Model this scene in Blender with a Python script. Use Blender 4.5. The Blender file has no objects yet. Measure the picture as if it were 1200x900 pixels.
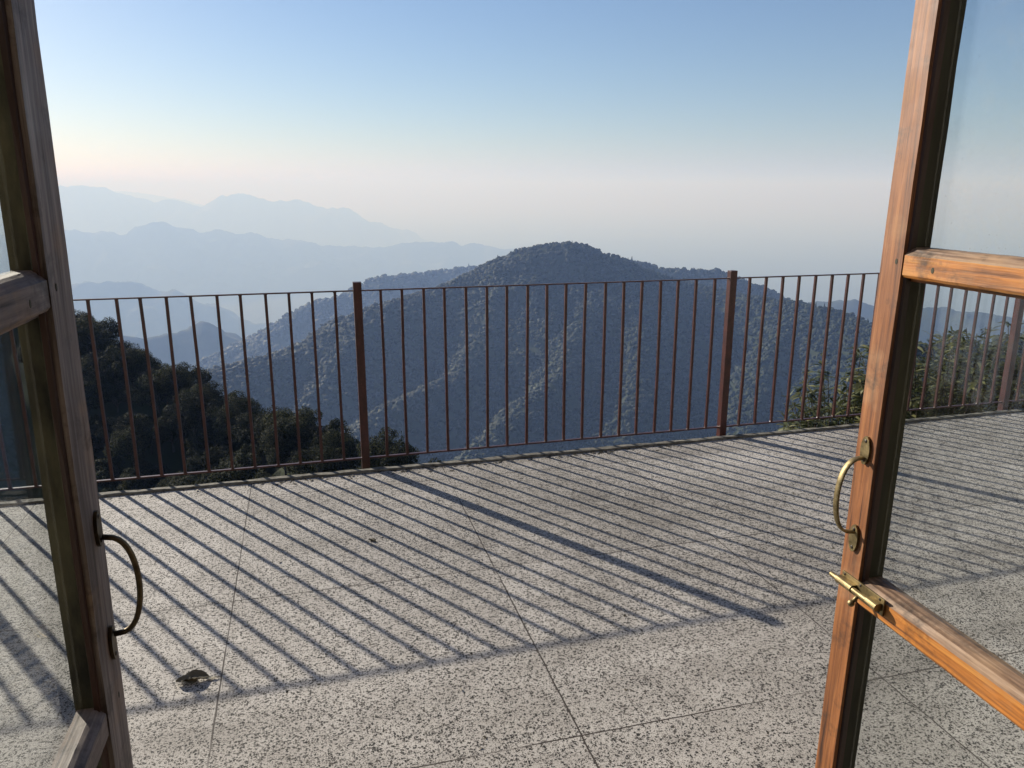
import bpy, bmesh, math, random
import numpy as np
from mathutils import Vector, Matrix
R_ = math.radians
sc = bpy.context.scene
col = sc.collection
rng = np.random.default_rng(7)
random.seed(7)

# ---------------------------------------------------------------- camera, sky, sun, exposure
EYE, PITCH, FPX = 1.55, 0.2499, 898.1            # eye height, downward pitch, focal length in 1200 px widths
cam_d = bpy.data.cameras.new('camera'); cam = bpy.data.objects.new('camera', cam_d); col.objects.link(cam)
cam.location = (0, 0, EYE); cam.rotation_euler = (math.pi/2 - PITCH, 0, 0)
cam_d.sensor_fit = 'HORIZONTAL'; cam_d.sensor_width = 36.0; cam_d.lens = 36.0*FPX/1200
cam_d.clip_start = 0.02; cam_d.clip_end = 200000
sc.camera = cam
SUN_AZ, SUN_EL = R_(-47.6), R_(23.2)
world = bpy.data.worlds.new('World'); sc.world = world; world.use_nodes = True
nt = world.node_tree; nt.nodes.clear()
sky = nt.nodes.new('ShaderNodeTexSky'); sky.sky_type = 'NISHITA'; sky.sun_disc = False
sky.sun_elevation = SUN_EL; sky.sun_rotation = SUN_AZ
sky.altitude = 600; sky.air_density = 1.15; sky.dust_density = 0.6; sky.ozone_density = 3.5
bg = nt.nodes.new('ShaderNodeBackground'); bg.inputs['Strength'].default_value = 0.057
wo = nt.nodes.new('ShaderNodeOutputWorld')
tint = nt.nodes.new('ShaderNodeMix'); tint.data_type = 'RGBA'; tint.blend_type = 'MULTIPLY'; tint.inputs[0].default_value = 1.0
tint.inputs[7].default_value = (0.94, 0.962, 1.085, 1)            # the faintly violet cast of dry-season mountain haze
nt.links.new(sky.outputs[0], tint.inputs[6]); nt.links.new(tint.outputs[2], bg.inputs[0]); nt.links.new(bg.outputs[0], wo.inputs[0])
sl = bpy.data.lights.new('sun', 'SUN'); sl.energy = 5.0; sl.angle = R_(0.53); sl.color = (1.0, 0.945, 0.86)
so = bpy.data.objects.new('sun', sl); col.objects.link(so)
sdir = Vector((math.sin(SUN_AZ)*math.cos(SUN_EL), math.cos(SUN_AZ)*math.cos(SUN_EL), math.sin(SUN_EL)))
so.rotation_euler = sdir.to_track_quat('Z', 'Y').to_euler(); so.location = (-20, 20, 30)
vs = sc.view_settings; vs.view_transform = 'Standard'; vs.look = 'None'; vs.exposure = 0.76; vs.gamma = 1.0
vs.use_curve_mapping = False
sc.cycles.use_denoising = True
sc.cycles.max_bounces = 8; sc.cycles.diffuse_bounces = 3; sc.cycles.glossy_bounces = 3
sc.cycles.transparent_max_bounces = 16; sc.cycles.volume_bounces = 1

# ---------------------------------------------------------------- helpers
def tag(o, label=None, cat=None, group=None, kind=None):
    if label: o['label'] = label
    if cat: o['category'] = cat
    if group: o['group'] = group
    if kind: o['kind'] = kind
    return o
def empty(name, loc=(0, 0, 0), rz=0.0):
    o = bpy.data.objects.new(name, None); col.objects.link(o); o.location = loc; o.rotation_euler = (0, 0, rz)
    o.empty_display_size = 0.1
    return o
def mesh_np(name, V, Fq, mat, parent=None, smooth=False, mats=None, midx=None):
    """V (n,3), Fq (m,3 or 4)"""
    V = np.asarray(V, np.float32); Fq = np.asarray(Fq, np.int32)
    me = bpy.data.meshes.new(name); k = Fq.shape[1]
    me.vertices.add(len(V)); me.vertices.foreach_set('co', V.ravel())
    me.loops.add(Fq.size); me.loops.foreach_set('vertex_index', Fq.ravel())
    me.polygons.add(len(Fq)); me.polygons.foreach_set('loop_start', np.arange(0, Fq.size, k, dtype=np.int32))
    me.polygons.foreach_set('loop_total', np.full(len(Fq), k, np.int32))
    if smooth: me.polygons.foreach_set('use_smooth', np.ones(len(Fq), bool))
    for m in (mats or [mat]): me.materials.append(m)
    if midx is not None: me.polygons.foreach_set('material_index', np.asarray(midx, np.int32))
    me.update(calc_edges=True); me.validate()
    o = bpy.data.objects.new(name, me); col.objects.link(o)
    if parent: o.parent = parent
    return o
def obj_bm(name, bm, mat, parent=None, smooth=False, bevel=0.0):
    if bevel:
        bmesh.ops.bevel(bm, geom=bm.edges[:], offset=bevel, segments=2, affect='EDGES', profile=0.6)
    bmesh.ops.recalc_face_normals(bm, faces=bm.faces[:])
    me = bpy.data.meshes.new(name); bm.to_mesh(me); bm.free(); me.materials.append(mat)
    if smooth:
        for p in me.polygons: p.use_smooth = True
    o = bpy.data.objects.new(name, me); col.objects.link(o)
    if parent: o.parent = parent
    return o
def bm_box(bm, x0, x1, y0, y1, z0, z1):
    v = [bm.verts.new(p) for p in ((x0,y0,z0),(x1,y0,z0),(x1,y1,z0),(x0,y1,z0),(x0,y0,z1),(x1,y0,z1),(x1,y1,z1),(x0,y1,z1))]
    for f in ((0,3,2,1),(4,5,6,7),(0,1,5,4),(1,2,6,5),(2,3,7,6),(3,0,4,7)): bm.faces.new([v[i] for i in f])
def box(name, x0, x1, y0, y1, z0, z1, mat, parent=None, bevel=0.0):
    bm = bmesh.new(); bm_box(bm, x0, x1, y0, y1, z0, z1); return obj_bm(name, bm, mat, parent, bevel=bevel)
def bm_prism(bm, prof, axis, a, b, cuts=1, jit=0.0, seed=0):
    """extrude a closed 2D profile along axis 'x' (prof = (y,z)) or 'z' (prof = (x,y)), rings jittered slightly"""
    rr = random.Random(seed); rings = []
    for i in range(cuts+1):
        t = a+(b-a)*i/cuts; ring = []
        for p, q in prof:
            j1, j2 = (rr.uniform(-jit, jit), rr.uniform(-jit, jit)) if 0 < i < cuts else (0, 0)
            ring.append(bm.verts.new((t, p+j1, q+j2) if axis == 'x' else (p+j1, q+j2, t)))
        rings.append(ring)
    n = len(prof)
    for i in range(cuts):
        for k in range(n):
            bm.faces.new((rings[i][k], rings[i][(k+1) % n], rings[i+1][(k+1) % n], rings[i+1][k]))
    bm.faces.new(rings[0][::-1]); bm.faces.new(rings[-1])
def bm_tube(bm, pts, radii, seg=10, flat=1.0, flat_axis=None):
    pts = [Vector(p) for p in pts]; rings = []
    if not hasattr(radii, '__len__'): radii = [radii]*len(pts)
    ref = Vector(flat_axis) if flat_axis else Vector((0.31, 0.17, 0.93))
    for i, p in enumerate(pts):
        d = (pts[min(i+1, len(pts)-1)]-pts[max(i-1, 0)]).normalized()
        a = ref-d*ref.dot(d); a.normalize(); b = d.cross(a)
        rings.append([bm.verts.new(p+radii[i]*(math.cos(6.28319*k/seg)*a+flat*math.sin(6.28319*k/seg)*b)) for k in range(seg)])
    for i in range(len(pts)-1):
        for k in range(seg): bm.faces.new((rings[i][k], rings[i][(k+1) % seg], rings[i+1][(k+1) % seg], rings[i+1][k]))
    bm.faces.new(rings[0][::-1]); bm.faces.new(rings[-1])

# ---- node helpers
def newmat(name):
    m = bpy.data.materials.new(name); m.use_nodes = True; t = m.node_tree; t.nodes.clear()
    out = t.nodes.new('ShaderNodeOutputMaterial'); b = t.nodes.new('ShaderNodeBsdfPrincipled')
    t.links.new(b.outputs[0], out.inputs[0]); return m, t, b
def N(t, kind, **kw):
    n = t.nodes.new(kind)
    for k, v in kw.items():
        if k.startswith('i_'): n.inputs[int(k[2:]) if k[2:].isdigit() else k[2:]].default_value = v
        else: setattr(n, k, v)
    return n
def L(t, a, b): t.links.new(a, b)
def ramp(t, fac, stops, interp='LINEAR'):
    r = t.nodes.new('ShaderNodeValToRGB'); r.color_ramp.interpolation = interp; e = r.color_ramp.elements
    while len(e) > 1: e.remove(e[-1])
    for i, (p, c) in enumerate(stops):
        el = e[0] if i == 0 else e.new(p)
        el.position = p; el.color = (*c, 1) if hasattr(c, '__len__') else (c, c, c, 1)
    L(t, fac, r.inputs[0]); return r.outputs[0]
def mixc(t, fac, a, b, mode='MIX'):
    m = t.nodes.new('ShaderNodeMix'); m.data_type = 'RGBA'; m.blend_type = mode
    for s, v in ((0, fac), (6, a), (7, b)):
        if hasattr(v, 'is_linked') or hasattr(v, 'links'): L(t, v, m.inputs[s])
        elif s == 0: m.inputs[0].default_value = v
        else: m.inputs[s].default_value = (*v, 1)
    return m.outputs[2]
def math_(t, op, a, b=None, c=None, clamp=False):
    m = t.nodes.new('ShaderNodeMath'); m.operation = op; m.use_clamp = clamp
    for i, v in enumerate((a, b, c)):
        if v is None: continue
        if hasattr(v, 'links'): L(t, v, m.inputs[i])
        else: m.inputs[i].default_value = v
    return m.outputs[0]
def coords(t, scale=(1, 1, 1), kind='Object'):
    c = t.nodes.new('ShaderNodeTexCoord'); mp = t.nodes.new('ShaderNodeMapping'); mp.inputs['Scale'].default_value = scale
    L(t, c.outputs[kind], mp.inputs[0]); return mp.outputs[0]
def noise(t, vec, scale, detail=4, rough=0.55, dist=0.0):
    n = N(t, 'ShaderNodeTexNoise'); n.inputs['Scale'].default_value = scale; n.inputs['Detail'].default_value = detail
    n.inputs['Roughness'].default_value = rough; n.inputs['Distortion'].default_value = dist
    L(t, vec, n.inputs['Vector']); return n.outputs['Fac']
def bump(t, b, h, strength, dist):
    n = N(t, 'ShaderNodeBump'); n.inputs['Strength'].default_value = strength; n.inputs['Distance'].default_value = dist
    L(t, h, n.inputs['Height']); L(t, n.outputs[0], b.inputs['Normal'])

# ---- numpy noise
def _hash(ix, iy, s):
    h = (ix.astype(np.int64)*374761393+iy.astype(np.int64)*668265263+s*1442695041) & 0xffffffff
    h = ((h ^ (h >> 13))*1274126177) & 0xffffffff
    return ((h ^ (h >> 16)) & 0xffff)/65535.0
def vnoise(x, y, s=0):
    ix, iy = np.floor(x), np.floor(y); fx, fy = x-ix, y-iy
    fx = fx*fx*fx*(fx*(fx*6-15)+10); fy = fy*fy*fy*(fy*(fy*6-15)+10)
    a, b = _hash(ix, iy, s), _hash(ix+1, iy, s); c, d = _hash(ix, iy+1, s), _hash(ix+1, iy+1, s)
    return (a+(b-a)*fx)*(1-fy)+(c+(d-c)*fx)*fy
def fbm(x, y, o=4, s=0):
    v = 0; a = 0.5; tot = 0
    for k in range(o):
        v = v+a*(vnoise(x, y, s+k)*2-1); tot += a; a *= 0.5; x = x*2.03+3.1; y = y*1.97+7.7
    return v/tot
def ridged(x, y, o=4, s=0):
    v = 0; a = 0.5; tot = 0
    for k in range(o):
        v = v+a*(1-np.abs(vnoise(x, y, s+k)*2-1)*2); tot += a; a *= 0.5; x = x*2.07+1.3; y = y*1.93+4.1
    return v/tot

# ---- a sight line of the photograph turned into a place at its own distance
def place(px, py, dist):
    x, y, z = (px-600)/FPX, 1.0, (450-py)/FPX
    cy, sy = math.cos(PITCH), math.sin(PITCH)
    wx, wy, wz = x, cy*y+sy*z, -sy*y+cy*z
    hh = math.hypot(wx, wy)
    return (wx/hh*dist, wy/hh*dist, EYE+wz/hh*dist)

# ---------------------------------------------------------------- materials
def mat_terrain():
    m, t, b = newmat('forest_floor')
    v = coords(t)
    n1 = noise(t, v, 0.02, 5); n2 = noise(t, v, 0.35, 4)
    c = ramp(t, n1, [(0.35, (0.022, 0.030, 0.013)), (0.6, (0.045, 0.055, 0.022)), (0.75, (0.055, 0.055, 0.026))])
    c = mixc(t, 0.5, c, ramp(t, n2, [(0.3, 0.3), (0.7, 1.0)]), 'MULTIPLY')
    L(t, c, b.inputs['Base Color']); b.inputs['Roughness'].default_value = 0.95
    b.inputs['Specular IOR Level'].default_value = 0.1
    return m
def mat_crown(name, cols, rough=0.7):
    m, t, b = newmat(name)
    g = N(t, 'ShaderNodeNewGeometry'); v = coords(t)
    big = noise(t, v, 0.02, 3); fine = noise(t, v, 0.9, 4, 0.7)
    f = math_(t, 'ADD', math_(t, 'MULTIPLY', g.outputs['Random Per Island'], 0.55), math_(t, 'MULTIPLY', big, 0.5))
    c = ramp(t, f, [(0.2, cols[0]), (0.5, cols[1]), (0.8, cols[2])])
    c = mixc(t, 0.6, c, ramp(t, fine, [(0.3, 0.45), (0.7, 1.0)]), 'MULTIPLY')
    L(t, c, b.inputs['Base Color']); b.inputs['Roughness'].default_value = rough
    b.inputs['Specular IOR Level'].default_value = 0.15
    bump(t, b, fine, 0.6, 0.5)
    return m
def mat_leaf(name, c0, c1, c2, rough=0.6, trans=0.3, spec=0.15):
    m, t, b = newmat(name)
    g = N(t, 'ShaderNodeNewGeometry'); oi = N(t, 'ShaderNodeObjectInfo')
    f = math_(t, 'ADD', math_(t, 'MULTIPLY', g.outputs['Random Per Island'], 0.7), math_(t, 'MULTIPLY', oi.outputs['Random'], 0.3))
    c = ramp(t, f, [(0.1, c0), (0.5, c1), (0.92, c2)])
    L(t, c, b.inputs['Base Color']); b.inputs['Roughness'].default_value = rough; b.inputs['Specular IOR Level'].default_value = spec
    tr = N(t, 'ShaderNodeBsdfTranslucent'); L(t, c, tr.inputs[0]); mx = N(t, 'ShaderNodeMixShader'); mx.inputs[0].default_value = trans
    out = [n for n in t.nodes if n.type == 'OUTPUT_MATERIAL'][0]
    L(t, b.outputs[0], mx.inputs[1]); L(t, tr.outputs[0], mx.inputs[2]); L(t, mx.outputs[0], out.inputs[0])
    return m
def mat_plain(name, c0, c1, scale, rough=0.8, stretch=(1, 1, 1), bs=0.3, bd=0.01, metal=0.0):
    m, t, b = newmat(name); v = coords(t, stretch); n = noise(t, v, scale, 5, 0.6)
    L(t, ramp(t, n, [(0.32, c0), (0.68, c1)]), b.inputs['Base Color']); b.inputs['Roughness'].default_value = rough
    b.inputs['Metallic'].default_value = metal
    bump(t, b, n, bs, bd); return m
def mat_terrazzo():
    m, t, b = newmat('speckled_terrazzo'); v = coords(t)
    big = noise(t, v, 0.9, 5, 0.6); mid = noise(t, v, 6.0, 4, 0.6); fine = noise(t, v, 300, 3, 0.7)
    def chips(scale, thr, seed):
        wob = N(t, 'ShaderNodeTexNoise'); wob.inputs['Scale'].default_value = scale*1.6; wob.inputs['Detail'].default_value = 1
        L(t, v, wob.inputs['Vector'])
        add = N(t, 'ShaderNodeVectorMath', operation='MULTIPLY_ADD'); L(t, wob.outputs['Color'], add.inputs[0])
        add.inputs[1].default_value = (1.5/scale,)*3; add.inputs[2].default_value = (seed,)*3
        ad2 = N(t, 'ShaderNodeVectorMath', operation='ADD'); L(t, add.outputs[0], ad2.inputs[0]); L(t, v, ad2.inputs[1])
        vo = N(t, 'ShaderNodeTexVoronoi'); vo.inputs['Scale'].default_value = scale; L(t, ad2.outputs[0], vo.inputs['Vector'])
        se = N(t, 'ShaderNodeSeparateColor'); L(t, vo.outputs['Color'], se.inputs[0])
        lim = math_(t, 'ADD', thr, math_(t, 'MULTIPLY', math_(t, 'SUBTRACT', big, 0.5), 0.55))
        sel = math_(t, 'LESS_THAN', se.outputs[0], lim)
        core = math_(t, 'LESS_THAN', vo.outputs['Distance'], 0.5)
        return math_(t, 'MULTIPLY', sel, core), se.outputs[1]
    k1, r1 = chips(132, 0.47, 0.0); k2, r2 = chips(230, 0.40, 3.3)
    base = ramp(t, mid, [(0.3, (0.52, 0.485, 0.44)), (0.7, (0.68, 0.64, 0.585))])
    base = mixc(t, 0.8, base, ramp(t, fine, [(0.36, (0.30, 0.285, 0.27)), (0.58, (1, 1, 1))]), 'MULTIPLY')
    chipc = ramp(t, r1, [(0.0, (0.010, 0.010, 0.009)), (0.6, (0.030, 0.027, 0.024)), (1.0, (0.10, 0.085, 0.07))])
    c = mixc(t, k1, base, chipc); c = mixc(t, math_(t, 'MULTIPLY', k2, 0.85), c, (0.07, 0.062, 0.055))
    # dirt stains with shapes of their own
    st = ramp(t, noise(t, v, 0.55, 6, 0.65, 0.6), [(0.36, (0.62, 0.61, 0.59)), (0.60, (1, 1, 1))])
    c = mixc(t, 0.9, c, st, 'MULTIPLY')
    rot = N(t, 'ShaderNodeMapping'); rot.inputs['Rotation'].default_value = (0, 0, 0.75); rot.inputs['Scale'].default_value = (0.35, 2.2, 1); L(t, v, rot.inputs[0])
    mop = ramp(t, noise(t, rot.outputs[0], 1.6, 6, 0.68, 0.3), [(0.36, (0.66, 0.65, 0.64)), (0.52, (1, 1, 1))])
    c = mixc(t, 0.6, c, mop, 'MULTIPLY')
    spots = ramp(t, noise(t, v, 3.7, 6, 0.75, 1.2), [(0.62, (1, 1, 1)), (0.72, (0.55, 0.52, 0.49))])
    c = mixc(t, 0.7, c, spots, 'MULTIPLY')
    # panel joints: a grid 1.04 m square
    se = N(t, 'ShaderNodeSeparateXYZ'); L(t, v, se.inputs[0])
    wobn = math_(t, 'MULTIPLY', math_(t, 'SUBTRACT', noise(t, v, 9, 3), 0.5), 0.006)
    def joint(out, off, step):
        d = math_(t, 'PINGPONG', math_(t, 'ADD', math_(t, 'ADD', out, wobn), 100*step-off), step/2)
        return math_(t, 'LESS_THAN', d, 0.0026)
    j = math_(t, 'MAXIMUM', joint(se.outputs[0], -0.345, 1.042), joint(se.outputs[1], 1.797, 1.06))
    cellv = N(t, 'ShaderNodeCombineXYZ')
    L(t, math_(t, 'FLOOR', math_(t, 'DIVIDE', math_(t, 'ADD', se.outputs[0], 0.345+104.2), 1.042)), cellv.inputs[0])
    L(t, math_(t, 'FLOOR', math_(t, 'DIVIDE', math_(t, 'ADD', se.outputs[1], 106-1.797), 1.06)), cellv.inputs[1])
    wn = N(t, 'ShaderNodeTexWhiteNoise'); wn.noise_dimensions = '2D'; L(t, cellv.outputs[0], wn.inputs['Vector'])
    c = mixc(t, 1.0, c, ramp(t, wn.outputs['Value'], [(0, (0.86, 0.855, 0.85)), (1, (1, 1, 1))]), 'MULTIPLY')
    fade = ramp(t, noise(t, v, 1.7, 3), [(0.34, 0.25), (0.5, 1.0)])
    c = mixc(t, math_(t, 'MULTIPLY', j, fade), c, (0.045, 0.036, 0.03))
    L(t, c, b.inputs['Base Color']); b.inputs['Roughness'].default_value = 0.7; b.inputs['Specular IOR Level'].default_value = 0.2
    h = math_(t, 'SUBTRACT', fine, math_(t, 'MULTIPLY', math_(t, 'MAXIMUM', j, math_(t, 'MULTIPLY', k1, 0.35)), 1.2))
    bump(t, b, h, 0.35, 0.002)
    return m
def mat_wood(name, grain, pale=0.5, hue=((0.050, 0.017, 0.006), (0.235, 0.082, 0.022), (0.36, 0.142, 0.042)), rough=0.42):
    m, t, b = newmat(name)
    s = {'z': (1, 1, 0.045), 'x': (0.045, 1, 1)}[grain]
    v = coords(t, s); vo = coords(t)
    g = noise(t, v, 95, 5, 0.62, 0.4); g2 = noise(t, v, 330, 3, 0.6); w = noise(t, vo, 7, 5, 0.6)
    c = ramp(t, g, [(0.30, hue[0]), (0.46, hue[1]), (0.68, hue[2])])
    c = mixc(t, 0.55, c, ramp(t, g2, [(0.3, (0.45, 0.42, 0.4)), (0.62, (1, 1, 1))]), 'MULTIPLY')
    stk = noise(t, v, 26, 4, 0.6)
    c = mixc(t, 0.8, c, ramp(t, stk, [(0.36, (0.28, 0.22, 0.18)), (0.5, (1, 1, 1))]), 'MULTIPLY')
    # worn varnish: pale bare patches, dark grime
    c = mixc(t, math_(t, 'MULTIPLY', ramp(t, w, [(0.56, 0.0), (0.74, 1.0)]), pale), c, (0.42, 0.27, 0.15))
    c = mixc(t, ramp(t, noise(t, vo, 11, 6, 0.7), [(0.32, 0.85), (0.46, 0.0)]), c, (0.025, 0.013, 0.007))
    L(t, c, b.inputs['Base Color'])
    L(t, ramp(t, w, [(0.3, rough), (0.7, rough+0.3)]), b.inputs['Roughness'])
    bump(t, b, math_(t, 'ADD', g, math_(t, 'MULTIPLY', g2, 0.6)), 0.35, 0.0015)
    return m
def mat_glass():
    m, t, b = newmat('window_glass'); t.nodes.remove(b)
    out = [n for n in t.nodes if n.type == 'OUTPUT_MATERIAL'][0]
    tr = N(t, 'ShaderNodeBsdfTransparent'); gl = N(t, 'ShaderNodeBsdfGlossy'); gl.inputs['Roughness'].default_value = 0.015
    df = N(t, 'ShaderNodeBsdfDiffuse'); df.inputs[0].default_value = (0.5, 0.5, 0.47, 1)
    tr.inputs[0].default_value = (0.93, 0.948, 0.945, 1)
    v = coords(t)
    n = noise(t, v, 3.2, 3)
    bp = N(t, 'ShaderNodeBump'); bp.inputs['Strength'].default_value = 0.05; bp.inputs['Distance'].default_value = 0.004
    L(t, n, bp.inputs['Height']); L(t, bp.outputs[0], gl.inputs['Normal'])
    lw = N(t, 'ShaderNodeLayerWeight'); lw.inputs[0].default_value = 0.5
    fr = math_(t, 'MULTIPLY_ADD', math_(t, 'POWER', lw.outputs['Facing'], 5.0), 0.9, 0.035)   # the reflectance of a thin sheet
    m1 = N(t, 'ShaderNodeMixShader'); L(t, fr, m1.inputs[0]); L(t, tr.outputs[0], m1.inputs[1]); L(t, gl.outputs[0], m1.inputs[2])
    dust = math_(t, 'ADD', ramp(t, noise(t, v, 26, 6, 0.75), [(0.5, 0.004), (0.8, 0.06)]), ramp(t, noise(t, v, 240, 2, 0.5), [(0.72, 0.0), (0.76, 0.25)]))
    m2 = N(t, 'ShaderNodeMixShader'); L(t, dust, m2.inputs[0]); L(t, m1.outputs[0], m2.inputs[1]); L(t, df.outputs[0], m2.inputs[2])
    L(t, m2.outputs[0], out.inputs[0]); return m

M_terrain = mat_terrain()
M_far = mat_crown('far_forest', ((0.010, 0.016, 0.007), (0.018, 0.027, 0.010), (0.030, 0.040, 0.015)))
M_wooded = mat_crown('wooded_ridge', ((0.012, 0.018, 0.008), (0.024, 0.034, 0.014), (0.045, 0.050, 0.022)))
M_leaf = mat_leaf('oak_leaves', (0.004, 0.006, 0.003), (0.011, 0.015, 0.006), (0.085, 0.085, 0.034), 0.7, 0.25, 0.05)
M_shrub = mat_leaf('shrub_leaves', (0.025, 0.034, 0.012), (0.085, 0.095, 0.032), (0.30, 0.28, 0.14), 0.32, 0.34, 0.6)
M_bark = mat_plain('bark', (0.030, 0.022, 0.016), (0.085, 0.066, 0.05), 14, 0.9, (1, 1, 0.25), 0.8, 0.03)
M_terrazzo = mat_terrazzo()
M_kerb = mat_plain('mossy_cement', (0.055, 0.050, 0.040), (0.20, 0.185, 0.15), 30, 0.9, (1, 1, 1), 0.6, 0.01)
M_cement = mat_plain('cement_wall', (0.16, 0.15, 0.13), (0.27, 0.25, 0.22), 3, 0.9, (1, 1, 0.4), 0.4, 0.02)
M_plaster = mat_plain('room_plaster', (0.20, 0.18, 0.155), (0.26, 0.235, 0.20), 2.5, 0.85, (1, 1, 1), 0.1, 0.01)
M_wood_z = mat_wood('worn_teak_upright', 'z')
M_wood_x = mat_wood('worn_teak_rail', 'x', 0.45, ((0.10, 0.032, 0.008), (0.44, 0.155, 0.022), (0.56, 0.25, 0.05)))
SHADE_GREY = ((0.055, 0.040, 0.032), (0.18, 0.138, 0.115), (0.30, 0.245, 0.21))  # left door: skylit shade greyed into the wood colour
M_shade_z = mat_wood('shaded_wood_upright', 'z', 0.5, SHADE_GREY, 0.5); M_shade_x = mat_wood('shaded_wood_rail', 'x', 0.5, SHADE_GREY, 0.5)
M_grime_shade = mat_plain('grimy_shaded_wood', (0.008, 0.008, 0.004), (0.055, 0.052, 0.024), 13, 0.8, (1, 1, 0.15), 0.5, 0.003)  # grime, with the room's shade darkened into its colour
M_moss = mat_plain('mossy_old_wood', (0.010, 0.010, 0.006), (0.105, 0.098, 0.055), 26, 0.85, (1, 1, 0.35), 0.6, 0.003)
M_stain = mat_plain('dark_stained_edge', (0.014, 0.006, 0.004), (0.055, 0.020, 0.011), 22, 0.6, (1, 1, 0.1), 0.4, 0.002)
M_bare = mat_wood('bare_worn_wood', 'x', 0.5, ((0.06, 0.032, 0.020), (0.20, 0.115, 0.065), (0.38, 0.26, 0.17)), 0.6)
M_glass = mat_glass()
M_rust = mat_plain('rusty_red_oxide_paint', (0.028, 0.008, 0.007), (0.070, 0.020, 0.016), 38, 0.38, (1, 1, 0.4), 0.35, 0.002)
t_ = M_rust.node_tree; b_ = [n for n in t_.nodes if n.type == 'BSDF_PRINCIPLED'][0]; src = b_.inputs['Base Color'].links[0].from_socket
fl = ramp(t_, noise(t_, coords(t_), 75, 6, 0.75), [(0.58, 0.0), (0.66, 1.0)])
L(t_, mixc(t_, math_(t_, 'MULTIPLY', fl, 0.4), src, (0.19, 0.095, 0.05)), b_.inputs['Base Color'])
M_brass = mat_plain('tarnished_brass', (0.10, 0.076, 0.040), (0.33, 0.26, 0.135), 60, 0.55, (1, 1, 1), 0.15, 0.001, 1.0)
M_dull = mat_plain('dull_brass', (0.055, 0.042, 0.024), (0.17, 0.13, 0.07), 45, 0.45, (1, 1, 1), 0.15, 0.001, 0.8)
M_screw = mat_plain('screw_steel', (0.03, 0.025, 0.02), (0.08, 0.07, 0.06), 90, 0.5, metal=0.8)
M_dry = mat_leaf('dry_leaf', (0.035, 0.03, 0.02), (0.07, 0.06, 0.04), (0.16, 0.14, 0.10), 0.6, 0.1)
M_dryside = mat_leaf('dry_leaf_pale', (0.20, 0.17, 0.11), (0.30, 0.27, 0.19), (0.36, 0.33, 0.26), 0.6, 0.1)

# ---------------------------------------------------------------- the terrain: one sheet from the terrace out to the horizon
A_RAIL = 1.3065; D_RAIL = 4.25
U = (math.sin(A_RAIL), math.cos(A_RAIL)); NR = (-math.cos(A_RAIL), math.sin(A_RAIL))
ROT = math.atan2(U[1], U[0])
RIDGES = [   # (points as (px, py, distance), steepness, rounding, tree height, roughness)
 ('slope', [(-260,215,95),(-60,290,88),(40,345,78),(91,372,72),(139,404,66),(202,434,60),(247,450,56),(306,488,50),(360,486,43),(414,500,39),(470,520,35),(520,548,33)], .75, 2, 2.7, .3),
 ('hill', [(230,442,815),(260,427,830),(327,411,860),(385,386,900),(435,357,930),(514,334,960),(560,315,980),(600,300,995),(614,289,1000),(640,284,1000),(669,282,1000),(688,286,1000),(713,297,1000),(732,302,1000),(768,317,1020),(800,327,1040),(857,342,1000),(900,348,960),(933,352,930),(967,360,900),(987,368,880),(1013,378,850),(1060,400,800),(1110,432,740)], .62, 12, 5, 1),
 ('spur', [(600,300,998),(578,370,880),(541,432,780),(442,480,700),(400,520,650)], .8, 8, 4, 1),
 ('spur', [(669,284,1000),(690,340,915),(655,436,735),(574,509,640),(540,540,600)], .8, 8, 4, 1),
 ('spur', [(713,297,1000),(745,360,890),(750,420,770),(740,480,680),(730,525,630)], .8, 8, 4, 1),
 ('spur', [(933,352,930),(900,420,800),(880,480,710),(870,520,660)], .8, 8, 4, 1),
 ('spur', [(435,358,930),(380,440,800),(330,500,730)], .8, 8, 4, 1),
 ('shoulder', [(700,300,1330),(743,306,1330),(783,315,1370),(838,317,1400),(850,322,1400),(870,330,1400),(893,347,1400),(930,366,1400)], .6, 14, 5, 1),
 ('side', [(280,428,1850),(310,407,1880),(327,382,1900),(352,365,1950),(377,352,2000),(418,344,2050),(447,325,2100),(477,322,2150),(539,315,2200),(610,306,2250)], .6, 18, 5, 1),
 ('peak', [(60,405,2500),(100,400,2550),(135,390,2600),(168,394,2600),(200,386,2600),(239,377,2600),(260,390,2620),(285,411,2640),(306,419,2660),(350,436,2700)], .62, 14, 0, .8),
 ('ridge', [(0,325,4700),(60,331,4650),(89,332,4600),(164,334,4500),(197,338,4450),(227,352,4400),(243,365,4380),(262,385,4350),(300,412,4300)], .55, 12, 0, 1),
 ('ridge', [(-120,270,7600),(0,274,7600),(79,271,7500),(143,273,7500),(189,264,7500),(227,271,7500),(272,273,7550),(310,277,7600),(331,282,7600),(352,280,7600),(377,290,7600),(427,285,7700),(456,290,7700),(522,280,7800),(560,286,7900),(600,293,8000),(680,296,8100),(760,305,8200)], .5, 12, 0, 1),
 ('range', [(-150,228,12400),(0,226,12300),(72,222,12200),(95,218,12100),(115,217,12000),(150,226,12000),(180,238,12000),(200,232,12000),(235,238,12000),(262,230,12000),(285,228,12000),(320,236,12000),(350,236,12000),(390,243,12100),(415,247,12100),(450,262,12200),(500,277,12300),(560,290,12400)], .5, 14, 0, 1),
 ('range', [(120,226,17500),(160,222,17500),(190,227,17500),(230,236,17500),(300,246,17500)], .5, 14, 0, 1),
 ('ridge', [(900,366,2900),(940,354,2850),(975,355,2800),(1000,353,2800),(1020,357,2800),(1083,360,2800),(1120,360,2800),(1140,362,2780),(1167,368,2760),(1190,375,2740),(1230,380,2700),(1330,372,2700)], .6, 20, 0, 1),
 ('wood', [(1078,404,338),(1093,396,340),(1133,393,345),(1167,383,350),(1183,384,350),(1210,386,350),(1260,378,350),(1330,360,350),(1450,330,340)], 1.25, 4, 6, .5),
]
RP = []
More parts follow.
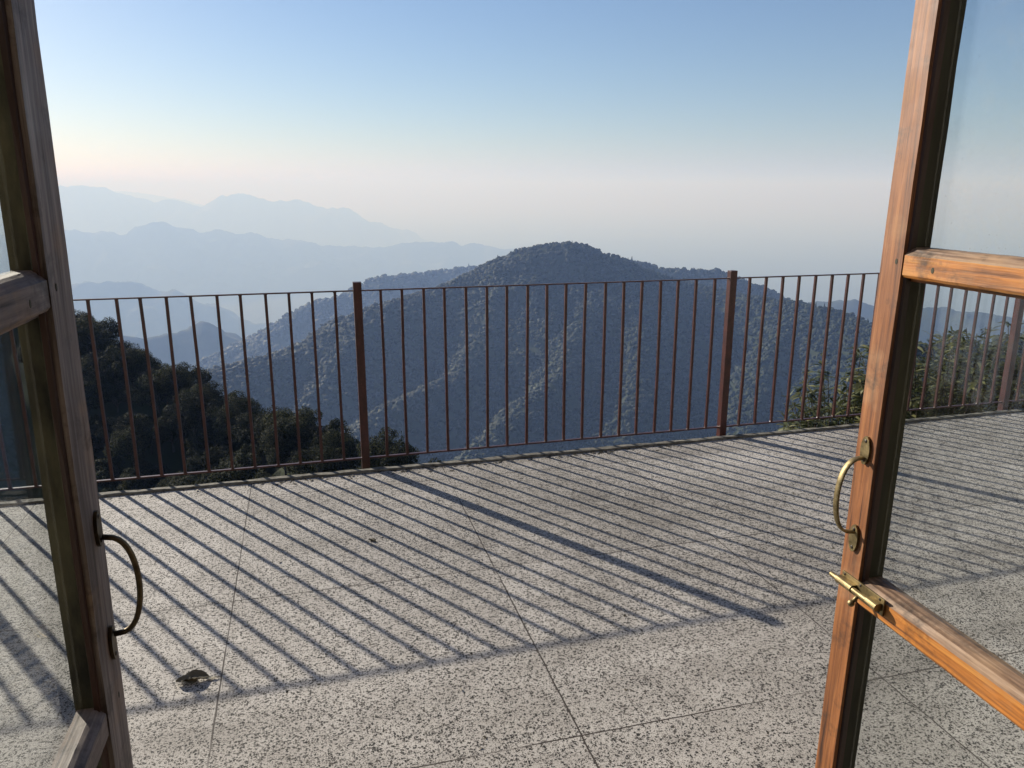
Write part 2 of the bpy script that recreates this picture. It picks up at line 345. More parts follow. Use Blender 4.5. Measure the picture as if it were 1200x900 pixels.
for nm, pts, g, rd, th, ro in RIDGES:
    far = 1.32 if pts[0][2] > 4000 else 1.0
    P = np.array([place(p[0], p[1], p[2]*far) for p in pts]); P[:, 2] -= th
    RP.append((nm, P, g, rd, ro, np.mean([p[2]*far for p in pts])))
def height(X, Y):
    r = np.hypot(X, Y); perp = X*NR[0]+Y*NR[1]
    z = -2.6-0.50*np.maximum(perp-4.6, 0)-0.33*np.maximum(r-8, 0)
    z = np.maximum(z, -1150+40*fbm(X/2500, Y/2500, 3, 5))
    z = z+np.minimum(r*0.012, 12)*fbm(X/60, Y/60, 4, 11)*np.clip((perp-5)/15, 0, 1)
    for i, (nm, P, g, rd, ro, dm) in enumerate(RP):
        rr = np.hypot(P[:, 0], P[:, 1]); span = 1150/g
        msk = (r > max(rr.min()-span, 0)) & (r < rr.max()+span)
        if not msk.any(): continue
        x, y = X[msk], Y[msk]
        lam = max(dm*0.10, 14); k = dm/1000.0
        wx = x+ro*lam*0.22*fbm(x/lam, y/lam, 3, 31+i); wy = y+ro*lam*0.22*fbm(x/lam+9, y/lam+4, 3, 47+i)
        best = np.full(x.shape, -1e9); bd = np.zeros(x.shape)
        for a, b in zip(P[:-1], P[1:]):
            e = b-a; l2 = e[0]**2+e[1]**2
            tt = np.clip(((x-a[0])*e[0]+(y-a[1])*e[1])/l2, 0, 1)
            d0 = np.hypot(x-a[0]-tt*e[0], y-a[1]-tt*e[1])
            dw = np.hypot(wx-a[0]-tt*e[0], wy-a[1]-tt*e[1])
            wgt = np.clip(d0/(lam*0.5), 0, 1); d = d0*(1-wgt)+dw*wgt
            h = a[2]+tt*e[2]-g*(np.sqrt(d*d+rd*rd)-rd)
            up = h > best; best = np.where(up, h, best); bd = np.where(up, d0, bd)
        lg = lam*(0.9 if dm > 2400 or dm < 400 else 0.5)
        gl = (ridged(x/lg, y/lg, 4, 60+i)-0.25)
        best = best+ro*np.clip(bd/(lam*0.8), 0, 1)*gl*lam*(0.16 if dm > 2400 or dm < 400 else 0.12) + np.clip(bd/(lam*.2), 0.15, 1)*fbm(x/(lam*.25), y/(lam*.25), 3, 90+i)*lam*0.022
        if dm > 2400:                                             # rock and tree-line roughness of the far crests
            ws = dm*0.026; best = best+dm*0.0085*fbm(x/ws, y/ws, 5, 130+i)
        z[msk] = np.maximum(z[msk], best)
    return z
NA = 880
az = np.linspace(R_(-62), R_(62), NA)
rad = np.concatenate([np.geomspace(4.5, 1700, 400), np.geomspace(1710, 3000, 90), np.geomspace(3020, 19500, 400), np.geomspace(19800, 60000, 60)])
NRR = len(rad)
AZ, RD = np.meshgrid(az, rad)
GX, GY = RD*np.sin(AZ), RD*np.cos(AZ)
GZ = height(GX, GY)
idx = np.arange(NA*NRR).reshape(NRR, NA)
Fq = np.stack([idx[:-1, :-1], idx[:-1, 1:], idx[1:, 1:], idx[1:, :-1]], -1).reshape(-1, 4)
ground = mesh_np('ground', np.stack([GX, GY, GZ], -1).reshape(-1, 3), Fq, M_terrain, smooth=True)
tag(ground, kind='structure')

# ---------------------------------------------------------------- forest on the hills: it reads as one mass
def ico(sub):
    bm = bmesh.new(); bmesh.ops.create_icosphere(bm, subdivisions=sub, radius=1)
    V = np.array([v.co[:] for v in bm.verts]); F = np.array([[v.index for v in f.verts] for f in bm.faces]); bm.free(); return V, F
IV, IF = ico(2); JV, JF = ico(1)
def crown_template(seed):
    r = np.random.default_rng(seed); Vs, Fs, n = [], [], 0
    for k in range(4):
        V, Fk = (IV.copy(), IF) if k == 0 else (JV.copy(), JF)
        d = 1+0.5*fbm(V[:, 0]*2.3+seed*3+k, V[:, 1]*2.3+V[:, 2]*1.7, 3, seed+k*7)
        V = V*d[:, None]; s = (1.0, 0.66, 0.55, 0.5)[k]
        off = np.array([0, 0, 0]) if k == 0 else np.array([*r.uniform(-0.75, 0.75, 2), r.uniform(-0.1, 0.75)])
        V = V*np.array([s, s, s*0.95])+off; Vs.append(V); Fs.append(Fk+n); n += len(V)
    return np.concatenate(Vs), np.concatenate(Fs)
TEMPL = [crown_template(s) for s in range(1, 6)]
def conifer_template():
    V, F = IV.copy(), IF; t = (V[:, 2]+1)/2
    rr = (1-t)*0.62+0.03; a = np.arctan2(V[:, 1], V[:, 0]); rr = rr*(1+0.3*np.sin(a*5+V[:, 2]*9))
    return np.stack([np.cos(a)*rr, np.sin(a)*rr, t*3.2-1], -1), F
CON = conifer_template()
# what the camera can see of the terrain (running horizon of every azimuth column)
EL = (GZ-EYE)/RD; HOR = np.maximum.accumulate(EL, axis=0)
def scatter(rmin, rmax, amin, amax, step, seed, size, margin):
    r = np.random.default_rng(seed)
    n = int(0.5*(rmax**2-rmin**2)*(amax-amin)/step**2)
    rr = np.sqrt(r.uniform(rmin**2, rmax**2, n)); aa = r.uniform(amin, amax, n)
    x, y = rr*np.sin(aa), rr*np.cos(aa); z = height(x, y)
    ia = np.clip(np.round((aa-az[0])/(az[1]-az[0])).astype(int), 0, NA-1); ir = np.clip(np.searchsorted(rad, rr)-2, 0, NRR-1)
    vis = (z+margin-EYE)/rr > HOR[ir, ia]
    x, y, z = x[vis], y[vis], z[vis]
    s = r.uniform(size[0], size[1], len(x))*np.where(r.random(len(x)) < 0.1, 1.2, 1.0)
    return x, y, z, s, r
def forest(name, parts, mat, con=0.02):
    Vs, Fs, n = [], [], 0
    for (x, y, z, s, r) in parts:
        pick = r.integers(0, len(TEMPL), len(x)); isc = r.random(len(x)) < con
        for k in range(len(TEMPL)+1):
            V, F = TEMPL[k] if k < len(TEMPL) else CON
            m = (pick == k) & ~isc if k < len(TEMPL) else isc
            c = int(m.sum())
            if not c: continue
            th = r.uniform(0, 6.283, c); ct, st = np.cos(th), np.sin(th); q = s[m]; vz = r.uniform(0.8, 1.25, c)
            P = np.stack([(V[None, :, 0]*ct[:, None]-V[None, :, 1]*st[:, None])*q[:, None]+x[m][:, None],
                          (V[None, :, 0]*st[:, None]+V[None, :, 1]*ct[:, None])*q[:, None]+y[m][:, None],
                          V[None, :, 2]*(q*vz)[:, None]+(z[m]+q*0.55)[:, None]], -1)
            Vs.append(P.reshape(-1, 3)); Fs.append((F[None]+(np.arange(c)*len(V))[:, None, None]).reshape(-1, 3)+n); n += c*len(V)
    o = mesh_np(name, np.concatenate(Vs), np.concatenate(Fs), mat, smooth=True)
    return tag(o, kind='stuff')
hf = forest('hill_forest', [scatter(540, 1120, R_(-26), R_(34), 4.3, 21, (1.5, 3.0), 6), scatter(1120, 1600, R_(0), R_(26), 8.5, 22, (3.6, 5.4), 7),
                            scatter(1700, 2400, R_(-23), R_(4), 12, 23, (4.5, 7.5), 7)], M_far)
tag(hf, 'dense bluish green forest covering the hills beyond the terrace', 'forest')
rf = forest('ridge_forest', [scatter(200, 430, R_(12), R_(46), 4.6, 24, (2.2, 3.8), 6)], M_wooded, 0.03)
tag(rf, 'dark wooded ridge top behind the right-hand shrubs', 'forest')

# ---------------------------------------------------------------- near trees on the left slope
def leaf_tree(seed, height_=7.0, rad_=2.6, nleaf=9500, leaf=(0.15, 0.27)):
    """leaf quads in clumps spread through the crown's volume, and the tapered trunk with limbs"""
    r = np.random.default_rng(seed)
    nb = 24
    th = r.uniform(0, 6.283, nb); ph = np.arccos(r.uniform(-0.35, 1, nb)); q = rad_*r.uniform(0.45, 1.0, nb)
    C = np.stack([np.sin(ph)*np.cos(th)*q, np.sin(ph)*np.sin(th)*q, np.cos(ph)*q*1.05], -1)+[0, 0, height_*0.58]
    R = rad_*r.uniform(0.24, 0.46, nb)
    k = r.integers(0, nb, nleaf); dirs = r.normal(size=(nleaf, 3)); dirs /= np.linalg.norm(dirs, axis=1)[:, None]
    P = C[k]+dirs*(R[k]*r.uniform(0.55, 1.08, nleaf)**0.7)[:, None]*np.array([1, 1, 0.8])
    nrm = dirs*0.6+r.normal(size=(nleaf, 3))*0.55+[0, 0, 0.45]; nrm /= np.linalg.norm(nrm, axis=1)[:, None]
    t1 = np.cross(nrm, r.normal(size=(nleaf, 3))); t1 /= np.linalg.norm(t1, axis=1)[:, None]; t2 = np.cross(nrm, t1)
    s = r.uniform(*leaf, nleaf)[:, None]
    V = np.stack([P-t1*s*0.5, P+t2*s*0.24-nrm*s*0.06, P+t1*s*0.5, P-t2*s*0.24-nrm*s*0.06], 1).reshape(-1, 3)
    F = np.arange(nleaf*4).reshape(-1, 4)
    bm = bmesh.new()
    top = Vector((0, 0, height_*0.62))
    bm_tube(bm, [(0, 0, -1.2), (0.05, 0.03, height_*0.2), (-0.06, 0.05, height_*0.4), top], [0.20, 0.16, 0.12, 0.05], 8)
    for b in range(0, nb, 2):
        s0 = Vector((0, 0, height_*(0.22+0.3*r.random()))); e = Vector(C[b]); mid = s0.lerp(e, 0.5)+Vector((0, 0, -0.15))
        bm_tube(bm, [s0, mid, e], [0.07, 0.045, 0.015], 6)
    return V, F, bm
tree_protos = []
def tree(vi, loc, rz, s, label, group):
    if len(tree_protos) <= vi:
        root = empty('broadleaf_tree')
        V, F, bm = leaf_tree(100+vi, [7, 6.2, 7.6, 5.6, 6.6][vi], [2.7, 2.5, 2.9, 2.3, 3.0][vi])
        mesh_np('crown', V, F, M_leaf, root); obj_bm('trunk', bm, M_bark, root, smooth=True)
        tree_protos.append(root); r = root
    else:
        src = tree_protos[vi]; r = src.copy(); col.objects.link(r)
        for ch in src.children:
            c = ch.copy(); col.objects.link(c); c.parent = r
    r.location = loc; r.rotation_euler = (0, 0, rz); r.scale = (s, s, s)
    tag(r, label, 'tree', group); return r
slope = [P for nm, P, *_ in RP if nm == 'slope'][0]
SL = 'dark broadleaf tree crowded with others on the shaded slope below the left railing'
GR = 'trees crowding the shaded slope at the left'
k = 0
rr = random.Random(5)
spots = []
seg = []
for a, b in zip(slope[2:-1], slope[3:]):
    n = max(1, int(math.hypot(*(b-a)[:2])/1.25))
    for i in range(n): seg.append(a+(b-a)*i/n)
for p in seg: spots.append((p[0]+rr.uniform(-.6, .6), p[1]+rr.uniform(-.6, .6), rr.uniform(.34, .52)))
for row in (-2, 2, 4, 6.5, 9, 12, 15, 18.5, 22.5, 27):
    for p in seg[int(row)%3::3]:
        d = math.hypot(p[0], p[1]); f = (d-row)/d
        if row < 0 and d < 47: continue
        x, y = p[0]*f+rr.uniform(-1.2, 1.2), p[1]*f+rr.uniform(-1.2, 1.2)
        if x*NR[0]+y*NR[1] < 11: continue
        spots.append((x, y, rr.uniform(.36, .56)))
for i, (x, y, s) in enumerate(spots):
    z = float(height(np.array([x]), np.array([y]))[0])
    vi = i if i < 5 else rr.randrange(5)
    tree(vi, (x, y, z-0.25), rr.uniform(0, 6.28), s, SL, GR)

# ---------------------------------------------------------------- shrubs with long narrow leaves behind the railing on the right
def shrub(name, loc, hgt, rad_, nst, seed, label):
    r = np.random.default_rng(seed); root = empty(name, loc); tag(root, label, 'shrub', 'long-leaved shrubs behind the railing')
    bm = bmesh.new(); Vs = []
    for s in range(nst):
        a = r.uniform(0, 6.283); q = rad_*math.sqrt(r.random()); hh = hgt*r.uniform(0.72, 1.0)*(1-0.25*(q/rad_)**2)
        b0 = Vector((0.25*q*math.cos(a), 0.25*q*math.sin(a), 0)); tip = Vector((q*math.cos(a), q*math.sin(a), hh))
        mid = b0.lerp(tip, 0.55)+Vector((0, 0, 0.12*hh)); pts = [b0, b0.lerp(mid, .5)+Vector((0, 0, .04)), mid, tip]
        bm_tube(bm, pts, [0.012, 0.010, 0.007, 0.003], 5)
        for w in range(9):                                        # whorls of leaves up the stem
            t = 0.30+0.70*(w+r.random()*0.6)/8.6; t = min(t, 1.0)
            o = mid.lerp(tip, (t-.5)/.5) if t > .5 else b0.lerp(mid, t/.5)
            for j in range(r.integers(5, 10)):
                b = r.uniform(0, 6.283); up = r.uniform(-0.35, 0.75); ln = r.uniform(0.08, 0.165); wd = ln*r.uniform(0.075, 0.12)
                d = Vector((math.cos(b)*math.cos(up), math.sin(b)*math.cos(up), math.sin(up)))
                sd = d.cross(Vector((0, 0, 1))); sd.normalize(); nn = sd.cross(d); rl = r.uniform(-0.7, 0.7); sd = sd*math.cos(rl)+nn*math.sin(rl)
                p0 = o; p1 = o+d*ln*0.35; p2 = o+d*ln*0.72+Vector((0, 0, -ln*0.08)); p3 = o+d*ln+Vector((0, 0, -ln*0.24))
                Vs += [p0[:], (p1+sd*wd)[:], (p1-sd*wd)[:], (p2+sd*wd*0.8)[:], (p2-sd*wd*0.8)[:], p3[:]]
    n = len(Vs)//6; base = (np.arange(n)*6)[:, None, None]
    F = (np.array([[0, 2, 1, 1], [1, 2, 4, 3], [3, 4, 5, 5]])[None]+base).reshape(-1, 4)
    tri = (np.array([[0, 2, 1], [1, 2, 4], [1, 4, 3], [3, 4, 5]])[None]+base).reshape(-1, 3)
    mesh_np('foliage', np.array(Vs), tri, M_shrub, root, smooth=False)
    obj_bm('stems', bm, M_bark, root, smooth=True)
    return root
def gz(x, y): return float(height(np.array([x]), np.array([y]))[0])
for (px, py, dist, rd, nst, seed, lab) in (
        (1000, 404, 8.3, .62, 60, 41, 'small long-leaved shrub just left of the right-hand door stile, behind the railing'),
        (970, 452, 8.0, .45, 30, 45, 'lowest long-leaved shrub, its top barely above the bottom rail left of the right-hand door'),
        (1105, 378, 8.0, .75, 80, 42, 'tall long-leaved shrub just right of the right-hand door stile, behind the railing'),
        (1160, 380, 8.6, .80, 80, 43, 'bushy long-leaved shrub behind the post of the railing at the right edge'),
        (1235, 376, 8.6, .85, 80, 44, 'long-leaved shrub to the right of the rightmost railing post')):
    p = place(px, py, dist); g = gz(p[0], p[1]); base = max(g, p[2]-2.2)
    shrub('shrub', (p[0], p[1], base), p[2]-base+.1, rd, nst, seed, lab)

# ---------------------------------------------------------------- terrace
def rail_frame(o): o.rotation_euler = (0, 0, ROT); return o
T0, T1 = -5.2, 8.2
bm = bmesh.new()
prof = [(0.35, -0.25), (4.125, -0.25), (4.125, 0.0), (0.35, 0.0)]
bm_prism(bm, prof, 'x', T0, T1, 1)
tag(rail_frame(obj_bm('terrace', bm, M_terrazzo)), kind='structure')
bm = bmesh.new()
bm_prism(bm, [(4.127, -0.25), (4.166, -0.25), (4.166, 0.008), (4.162, 0.013), (4.131, 0.013), (4.127, 0.009)], 'x', T0, T1, 150, 0.003, 3)
tag(rail_frame(obj_bm('terrace_kerb', bm, M_kerb)), kind='structure')
bm = bmesh.new()
bm_prism(bm, [(4.170, -0.30), (4.36, -0.30), (4.36, -0.18), (4.33, -0.13), (4.170, -0.08)], 'x', T0, T1, 170, 0.012, 4)
tag(rail_frame(obj_bm('terrace_ledge', bm, M_kerb)), kind='structure')
w = rail_frame(box('retaining_wall', T0, T1, 4.05, 4.34, -6.0, -0.31, M_cement))
tag(w, 'cement retaining wall under the outer edge of the terrace', 'wall')

# ---------------------------------------------------------------- railing
rl = rail_frame(empty('railing'))
tag(rl, 'rust-brown iron railing of thin upright bars along the terrace edge', 'railing')
ZB, ZT, ZP, SP = 0.05, 1.0135, 1.0576, 2.29
POSTS = [0.276+SP*i for i in range(-2, 4)]
for i, tp in enumerate(POSTS):
    box('post', tp-.0225, tp+.0225, 4.2275, 4.2725, -0.17, ZP, M_rust, rl, 0.0025)
for i in range(len(POSTS)-1):
    a, b = POSTS[i]+.0225, POSTS[i+1]-.0225
    box('top_rail', a, b, 4.241, 4.259, ZT-.007, ZT, M_rust, rl, 0.001)
    box('bottom_rail', a, b, 4.241, 4.259, ZB-.009, ZB, M_rust, rl, 0.001)
    for k in range(18):
        tb = POSTS[i]+SP*(k+1)/19+rr.uniform(-.004, .004); lean = rr.uniform(-.004, .004)
        bm = bmesh.new(); bm_box(bm, tb-.0073, tb+.0073, 4.2427, 4.2573, ZB+.0005, ZT-.0075)
        bmesh.ops.subdivide_edges(bm, edges=[e for e in bm.edges if abs(e.verts[0].co.z-e.verts[1].co.z) > .5], cuts=6)
        bow, bow2 = rr.uniform(-.004, .004), rr.uniform(-.004, .004)
        for v in bm.verts:
            t_ = (v.co.z-ZB)/(ZT-ZB); v.co.x += lean*t_+bow*math.sin(math.pi*t_); v.co.y += bow2*math.sin(math.pi*t_)
        for zc in (ZB+.0012, ZT-.0085):                            # weld beads
            ret = bmesh.ops.create_icosphere(bm, subdivisions=1, radius=1)
            for v in ret['verts']: v.co = Vector((tb+(lean if zc > .5 else 0)+v.co.x*.0115*rr.uniform(.8, 1.1), 4.25+v.co.y*.0085, zc+v.co.z*.0055*rr.uniform(.7, 1.2)))
        obj_bm('baluster', bm, M_rust, rl)

# ---------------------------------------------------------------- the two glazed doors, standing open
LEAF_A, LEAF_W, TILT = R_(-14), 0.555, R_(0.75)
MUNT = [(0.335, 0.379), (0.876, 0.923), (1.421, 1.466)]
def door(label, X, Y, s, w, t, seed, wood, woodx):
    """local x runs from the free edge to the hinge, local y is the outside (s=1) or the room side (s=-1)"""
    root = empty('glazed_door'); tag(root, label, 'door')
    ang = math.atan2(-math.cos(LEAF_A), -math.sin(LEAF_A))
    Mx = (Matrix.Translation((X, Y, 1.2)) @ Matrix.Rotation(TILT, 4, 'Y') @ Matrix.Translation((0, 0, -1.2)) @ Matrix.Rotation(ang, 4, 'Z'))
    hinge = Matrix.Translation((LEAF_W, 0, 0.03)); root.matrix_world = Mx @ hinge
    ox = -LEAF_W
    def pr(name, prof, axis, a, b, mat, parent=root, cuts=1, jit=0.0, off=True, sd=0):
        bm = bmesh.new(); bm_prism(bm, prof, axis, a, b, cuts, jit, seed*31+sd)
        for v in bm.verts: v.co.x += ox; v.co.z -= 0.03; v.co.y *= s
        o = obj_bm(name, bm, mat, parent, bevel=0.0)
        if name == 'stile':                                       # rebate: stained band, then moss at left, grime with painted-in shade at right
            o.data.materials.append(M_moss if s < 0 else M_grime_shade); o.data.materials.append(M_stain)
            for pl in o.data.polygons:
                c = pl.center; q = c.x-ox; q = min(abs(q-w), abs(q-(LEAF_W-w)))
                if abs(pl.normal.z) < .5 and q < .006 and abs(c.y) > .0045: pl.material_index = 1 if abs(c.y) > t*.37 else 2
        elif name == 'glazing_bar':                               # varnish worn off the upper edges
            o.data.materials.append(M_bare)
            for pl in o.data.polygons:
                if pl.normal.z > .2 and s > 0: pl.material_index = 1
        return o
    e = 0.003
    # stiles: rounded arrises, a moulded step and the rebate that holds the pane
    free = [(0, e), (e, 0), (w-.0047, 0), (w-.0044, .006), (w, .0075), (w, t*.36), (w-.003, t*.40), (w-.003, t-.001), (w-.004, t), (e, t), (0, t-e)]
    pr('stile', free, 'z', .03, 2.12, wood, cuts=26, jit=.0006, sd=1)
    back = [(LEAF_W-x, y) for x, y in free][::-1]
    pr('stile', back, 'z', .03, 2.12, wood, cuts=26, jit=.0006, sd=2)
    xa, xb = w-.0033, LEAF_W-w+.0033
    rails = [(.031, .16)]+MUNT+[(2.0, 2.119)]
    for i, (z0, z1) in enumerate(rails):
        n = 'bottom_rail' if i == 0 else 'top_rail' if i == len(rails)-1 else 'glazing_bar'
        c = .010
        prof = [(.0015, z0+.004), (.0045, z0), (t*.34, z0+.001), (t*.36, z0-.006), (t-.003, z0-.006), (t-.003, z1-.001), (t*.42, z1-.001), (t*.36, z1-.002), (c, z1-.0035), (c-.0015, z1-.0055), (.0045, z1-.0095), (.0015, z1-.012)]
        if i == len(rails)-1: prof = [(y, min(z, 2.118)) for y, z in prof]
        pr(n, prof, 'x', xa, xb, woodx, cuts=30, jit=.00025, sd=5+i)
    for i in range(len(rails)-1):
        z0, z1 = rails[i][1]-.0005, rails[i+1][0]-.0065
        yg = t*.72
        pr('glass_pane', [(yg, z0), (yg+.003, z0), (yg+.003, z1), (yg, z1)], 'x', xa+.002, xb-.002, M_glass)
    for zc, xs in ((1.4435, w*.68), (.899, w*.30), (1.437, w+.055)):       # dark discs standing in for old nail and peg holes
        bm = bmesh.new(); n = 10
        vs_ = [bm.verts.new((ox+xs+.0026*math.cos(6.283*q/n), -s*.0003 if xs < w else s*.0012, zc-.03+.0045*math.sin(6.283*q/n))) for q in range(n)]
        vb_ = [bm.verts.new((v.co.x, v.co.y+s*.004, v.co.z)) for v in vs_]
        bm.faces.new(vs_); bm.faces.new(vb_[::-1])
        for q in range(n): bm.faces.new((vs_[q], vs_[(q+1) % n], vb_[(q+1) % n], vb_[q]))
        obj_bm('nail_hole_disc', bm, M_grime_shade, root)
    return root, ox, Mx
def put(o, root): o.parent = root; return o
def hardware(root, s, w, t, zt, zb, hx, metal, bow):
    """a bow handle screwed to the room side of the free stile; -y*s is the room"""
    ox = -LEAF_W
    bm = bmesh.new(); pts = []; n = 18
    for i in range(n+1):
        a = math.pi*i/n; zz = (zt+zb)/2+(zt-zb)/2*math.cos(a)*(1.0-0.06*math.sin(a)); dd = bow*math.sin(a)**0.62
        pts.append((ox+hx, -s*(0.006+dd), zz-.03))
    bm_tube(bm, pts, [.0066 if metal is M_brass else .0043]*(n+1), 10, 0.4 if metal is M_brass else .85, (1, 0, 0))
    h = obj_bm('handle', bm, metal, root, smooth=True)
    for zc, dz in ((zt, .012), (zb, -.012)):
        bm = bmesh.new(); prof = []
        for i in range(14):
            a = 2*math.pi*i/14; prof.append((ox+hx+.0105*math.cos(a), (zc-.03+dz)+.024*math.sin(a)))
        vs0 = [bm.verts.new((x, -s*.0004, z)) for x, z in prof]; vs1 = [bm.verts.new((x, -s*.0045, z)) for x, z in prof]
        bm.faces.new(vs0); bm.faces.new(vs1[::-1])
        for i in range(14): bm.faces.new((vs0[i], vs0[(i+1) % 14], vs1[(i+1) % 14], vs1[i]))
        mp = obj_bm('mounting_plate', bm, metal, h)
        bm = bmesh.new()
        for q in (-1, 1):
            ret = bmesh.ops.create_uvsphere(bm, u_segments=10, v_segments=6, radius=.0032)
            for v in ret['verts']: v.co = Vector((ox+hx+v.co.x, -s*(.0045+v.co.y*.4), zc-.03+dz+q*.016+v.co.z))
        obj_bm('screws', bm, M_screw, h, smooth=True)
RX, RY = 0.568, 1.2
dR, ox, MR = door('sunlit open glazed wooden door at the right with a brass bow handle and slide bolt', RX, RY, 1, .052, .046, 1, M_wood_z, M_wood_x)
hardware(dR, 1, .052, .046, 1.128, .998, .027, M_brass, .040)
dL, _, ML = door('shaded open glazed wooden door at the left edge, with a dark bow handle only', -0.524, 0.908, -1, .083, .036, 2, M_shade_z, M_shade_x)
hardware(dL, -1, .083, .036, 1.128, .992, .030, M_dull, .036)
# slide bolt on the right door, across the free stile and the end of the glazing bar
zb_ = 0.905-.03; ox += .006
bm = bmesh.new(); bm_box(bm, ox+.006, ox+.108, -.0035, -.0004, zb_-.0145, zb_+.0145)
bolt = obj_bm('slide_bolt', bm, M_brass, dR, bevel=.0008)
bm = bmesh.new(); bm_tube(bm, [(ox-.012, -.0115, zb_), (ox-.010, -.0115, zb_), (ox+.098, -.0115, zb_), (ox+.100, -.0115, zb_)], [.0040, .0047, .0047, .0040], 14)
obj_bm('bolt_rod', bm, M_brass, bolt, smooth=False)
for x0, x1 in ((.006, .044), (.080, .104)):
    bm = bmesh.new()
    bm_tube(bm, [(ox+x0, -.0112, zb_), (ox+x1, -.0112, zb_)], [.0066, .0066], 16)
    bm_box(bm, ox+x0, ox+x1, -.0105, -.0036, zb_-.0064, zb_+.0064)
    obj_bm('barrel', bm, M_brass, bolt)
bm = bmesh.new(); bm_tube(bm, [(ox+.060, -.012, zb_-.003), (ox+.060, -.021, zb_-.012)], [.0032, .0032], 10)
ret = bmesh.ops.create_uvsphere(bm, u_segments=14, v_segments=8, radius=.0058)
for v in ret['verts']: v.co += Vector((ox+.060, -.024, zb_-.015))
obj_bm('bolt_knob', bm, M_brass, bolt, smooth=True)
bm = bmesh.new()
for x in (.012, .052, .098):
    for q in (-1, 1):
        ret = bmesh.ops.create_uvsphere(bm, u_segments=8, v_segments=5, radius=.0026)
        for v in ret['verts']: v.co = Vector((ox+x+v.co.x, -.0036+v.co.y*.4, zb_+q*.0105+v.co.z))
obj_bm('screws', bm, M_screw, bolt, smooth=True)

# ---------------------------------------------------------------- the house the camera stands in: doorway wall and room behind
hR = Vector((RX, RY))+Vector((-math.sin(LEAF_A), -math.cos(LEAF_A)))*LEAF_W
hL = Vector((-0.524, 0.908))+Vector((-math.sin(LEAF_A), -math.cos(LEAF_A)))*LEAF_W
tR = hR.dot(Vector(U)); tL = hL.dot(Vector(U)); dW = (hR.dot(Vector(NR))+hL.dot(Vector(NR)))/2
house = rail_frame(empty('house'))
tag(house, 'plastered house round the open doorway the view is taken from', 'house')
y0, y1 = dW-.24, dW-.03
tl, tr_ = tL-.07, tR+.09
bm = bmesh.new()
bm_box(bm, T0, tl, y0, y1, -.25, 2.9); bm_box(bm, tr_, T1, y0, y1, -.25, 2.9); bm_box(bm, tl, tr_, y0, y1, 2.2, 2.9)
obj_bm('front_wall', bm, M_plaster, house)
bm = bmesh.new()
bm_box(bm, tl, tl+.06, y0+.01, y1-.004, 0.006, 2.2); bm_box(bm, tr_-.06, tr_, y0+.01, y1-.004, 0.006, 2.2); bm_box(bm, tl+.06, tr_-.06, y0+.01, y1-.004, 2.14, 2.199)
obj_bm('door_frame', bm, M_wood_z, house)
bm = bmesh.new()
bm_box(bm, -2.6, -2.4, -4.0, y0, -.25, 2.9); bm_box(bm, 2.7, 2.9, -4.0, y0, -.25, 2.9); bm_box(bm, -2.6, 2.9, -4.2, -4.0, -.25, 2.9)
obj_bm('room_walls', bm, M_plaster, house)
box('roof_slab', -2.7, 3.0, -4.3, y1+.02, 2.902, 3.05, M_plaster, house)
box('room_floor', -2.4, 2.7, -4.0, y0, -.25, 0.004, M_cement, house)
box('threshold', tl, tr_, y0, .35, -.25, 0.004, M_cement, house)

# ---------------------------------------------------------------- litter on the terrace
def crumpled(name, x, y, size, seed, label, rz, mats):
    r = np.random.default_rng(seed); V, F = [], []; n = 0
    root = None
    nu, nv = 12, 7
    for k, (sx, sy, dx, dy, up) in enumerate([(1, .5, 0, 0, .30), (.75, .42, -.25, -.12, .22), (.8, .16, .5, -.1, .12)]):
        for i in range(nu):
            for j in range(nv):
                u_, v_ = i/(nu-1)*2-1, j/(nv-1)*2-1
                wv = (1-u_*u_)**.5*sy
                V.append((dx+u_*sx*.55, dy+v_*wv*.55, (.02+up*.8*(.25+abs(v_)**1.3*.7)*(.5+.5*math.cos(u_*2.2+k))+.05*r.random())))
        F += [(n+i*nv+j, n+(i+1)*nv+j, n+(i+1)*nv+j+1, n+i*nv+j+1) for i in range(nu-1) for j in range(nv-1)]
        n += nu*nv
    mi = [0 if f < 2*(nu-1)*(nv-1) else 1 for f in range(len(F))]
    o = mesh_np(name, np.array(V)*size, F, None, smooth=True, mats=mats, midx=mi)
    o.location = (x, y, .001); o.rotation_euler = (0, 0, rz); return tag(o, label, 'leaf')
crumpled('dry_leaf', -1.033, 2.178, .082, 3, 'crumpled dark dry leaf lying on the terrace at lower left', .25, [M_dry, M_dryside])
crumpled('dry_leaf', -0.631, 3.193, .034, 9, 'tiny dry leaf on the terrace between the bar shadows', -.5, [M_dry, M_dry])

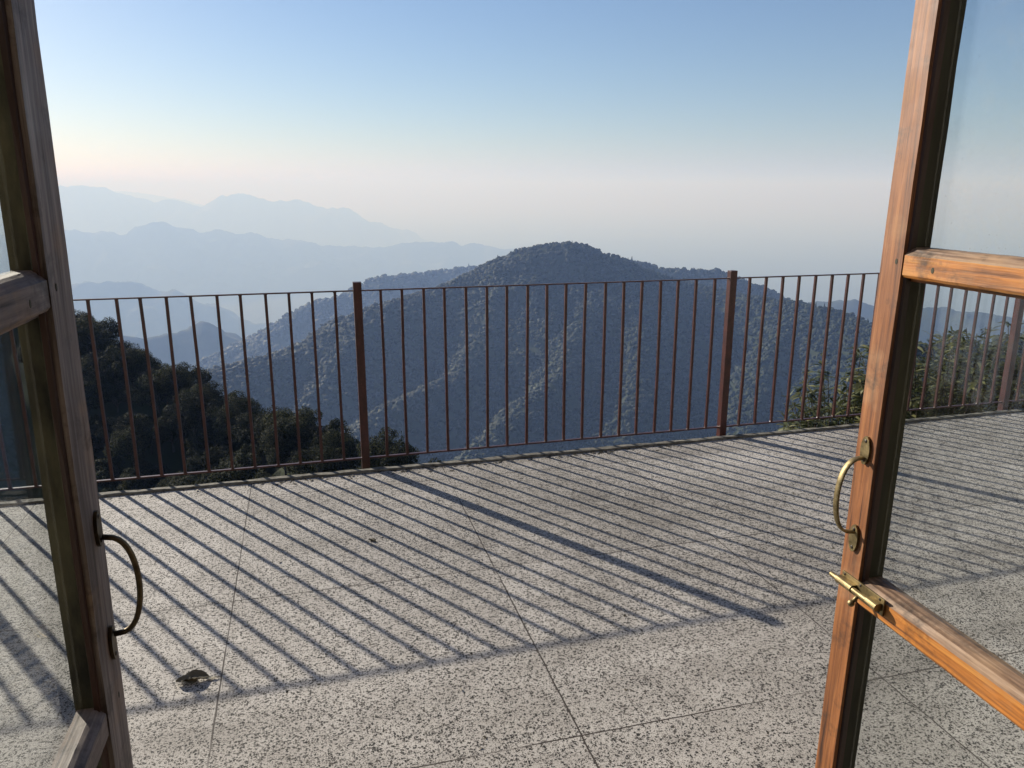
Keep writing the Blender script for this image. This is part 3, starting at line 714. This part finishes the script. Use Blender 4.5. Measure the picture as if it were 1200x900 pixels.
def debris():
    r = np.random.default_rng(77); V = []; n = 420
    tt = np.where(r.random(n) < .55, r.uniform(-.3, 2.2, n), r.uniform(-3.5, 5.5, n)); pp = 4.122-np.abs(r.normal(0, .035, n))
    far = r.random(n) < .22; pp = np.where(far, r.uniform(1.2, 4.1, n), pp)
    for i in range(n):
        a = r.uniform(0, 6.28); l = r.uniform(.004, .013)*(.6 if far[i] else 1); w_ = l*r.uniform(.25, .7); h = r.uniform(.001, .006)
        c_, s_ = math.cos(a), math.sin(a)
        for (p, q, z) in ((-l, -w_, .001), (l, -w_*.5, .001+h*.4), (l*.7, w_, .001+h), (-l*.8, w_*.8, .0015+h*.6)):
            V.append((tt[i]+p*c_-q*s_, pp[i]+p*s_+q*c_, z))
    o = mesh_np('leaf_litter', np.array(V), np.arange(n*4).reshape(-1, 4), M_dry); rail_frame(o)
    tag(o, 'fine dry leaf litter and grit along the foot of the kerb', 'litter', kind='stuff')
debris()
def tufts():
    r = np.random.default_rng(5); V, F = [], []
    for (tc, n, sp) in ((.22, 26, .05), (.05, 14, .05), (1.1, 18, .35), (4.95, 26, .10), (5.3, 22, .2), (-1.0, 10, .3)):
        for i in range(n):
            x, y = tc+r.normal(0, sp), 4.20+r.uniform(-.012, .09); a = r.uniform(0, 6.28); h = r.uniform(.01, .055); b = r.uniform(.01, .05); w_ = .0022
            dx, dy = math.cos(a), math.sin(a); k0 = len(V); z0 = -.12
            V += [(x-dy*w_, y+dx*w_, z0), (x+dy*w_, y-dx*w_, z0), (x+dx*b*.4+dy*w_, y+dy*b*.4-dx*w_, z0+.05+h*.6), (x+dx*b*.4-dy*w_, y+dy*b*.4+dx*w_, z0+.05+h*.6), (x+dx*b, y+dy*b, z0+.06+h)]
            F += [(k0, k0+1, k0+2), (k0, k0+2, k0+3), (k0+3, k0+2, k0+4)]
    o = mesh_np('grass', np.array(V), np.array(F), M_leaf); rail_frame(o); tag(o, 'sparse grass tufts growing along the outer edge of the terrace', 'grass', kind='stuff')
tufts()

# ---------------------------------------------------------------- haze filling the valleys
HZ0, HZ1, HW = -1300, 240, 62000
hz_m = bpy.data.materials.new('haze'); hz_m.use_nodes = True; t = hz_m.node_tree; t.nodes.clear()
ho = t.nodes.new('ShaderNodeOutputMaterial'); pv = t.nodes.new('ShaderNodeVolumePrincipled')
pv.inputs['Color'].default_value = (0.175, 0.255, 0.45, 1); pv.inputs['Absorption Color'].default_value = (0.86, 0.785, 0.58, 1)
pv.inputs['Density'].default_value = 0.00044; pv.inputs['Anisotropy'].default_value = 0.14
t.links.new(pv.outputs[0], ho.inputs['Volume'])
haze = box('haze', -HW, HW, -3000, HW, HZ0, HZ1, hz_m); tag(haze, kind='stuff')
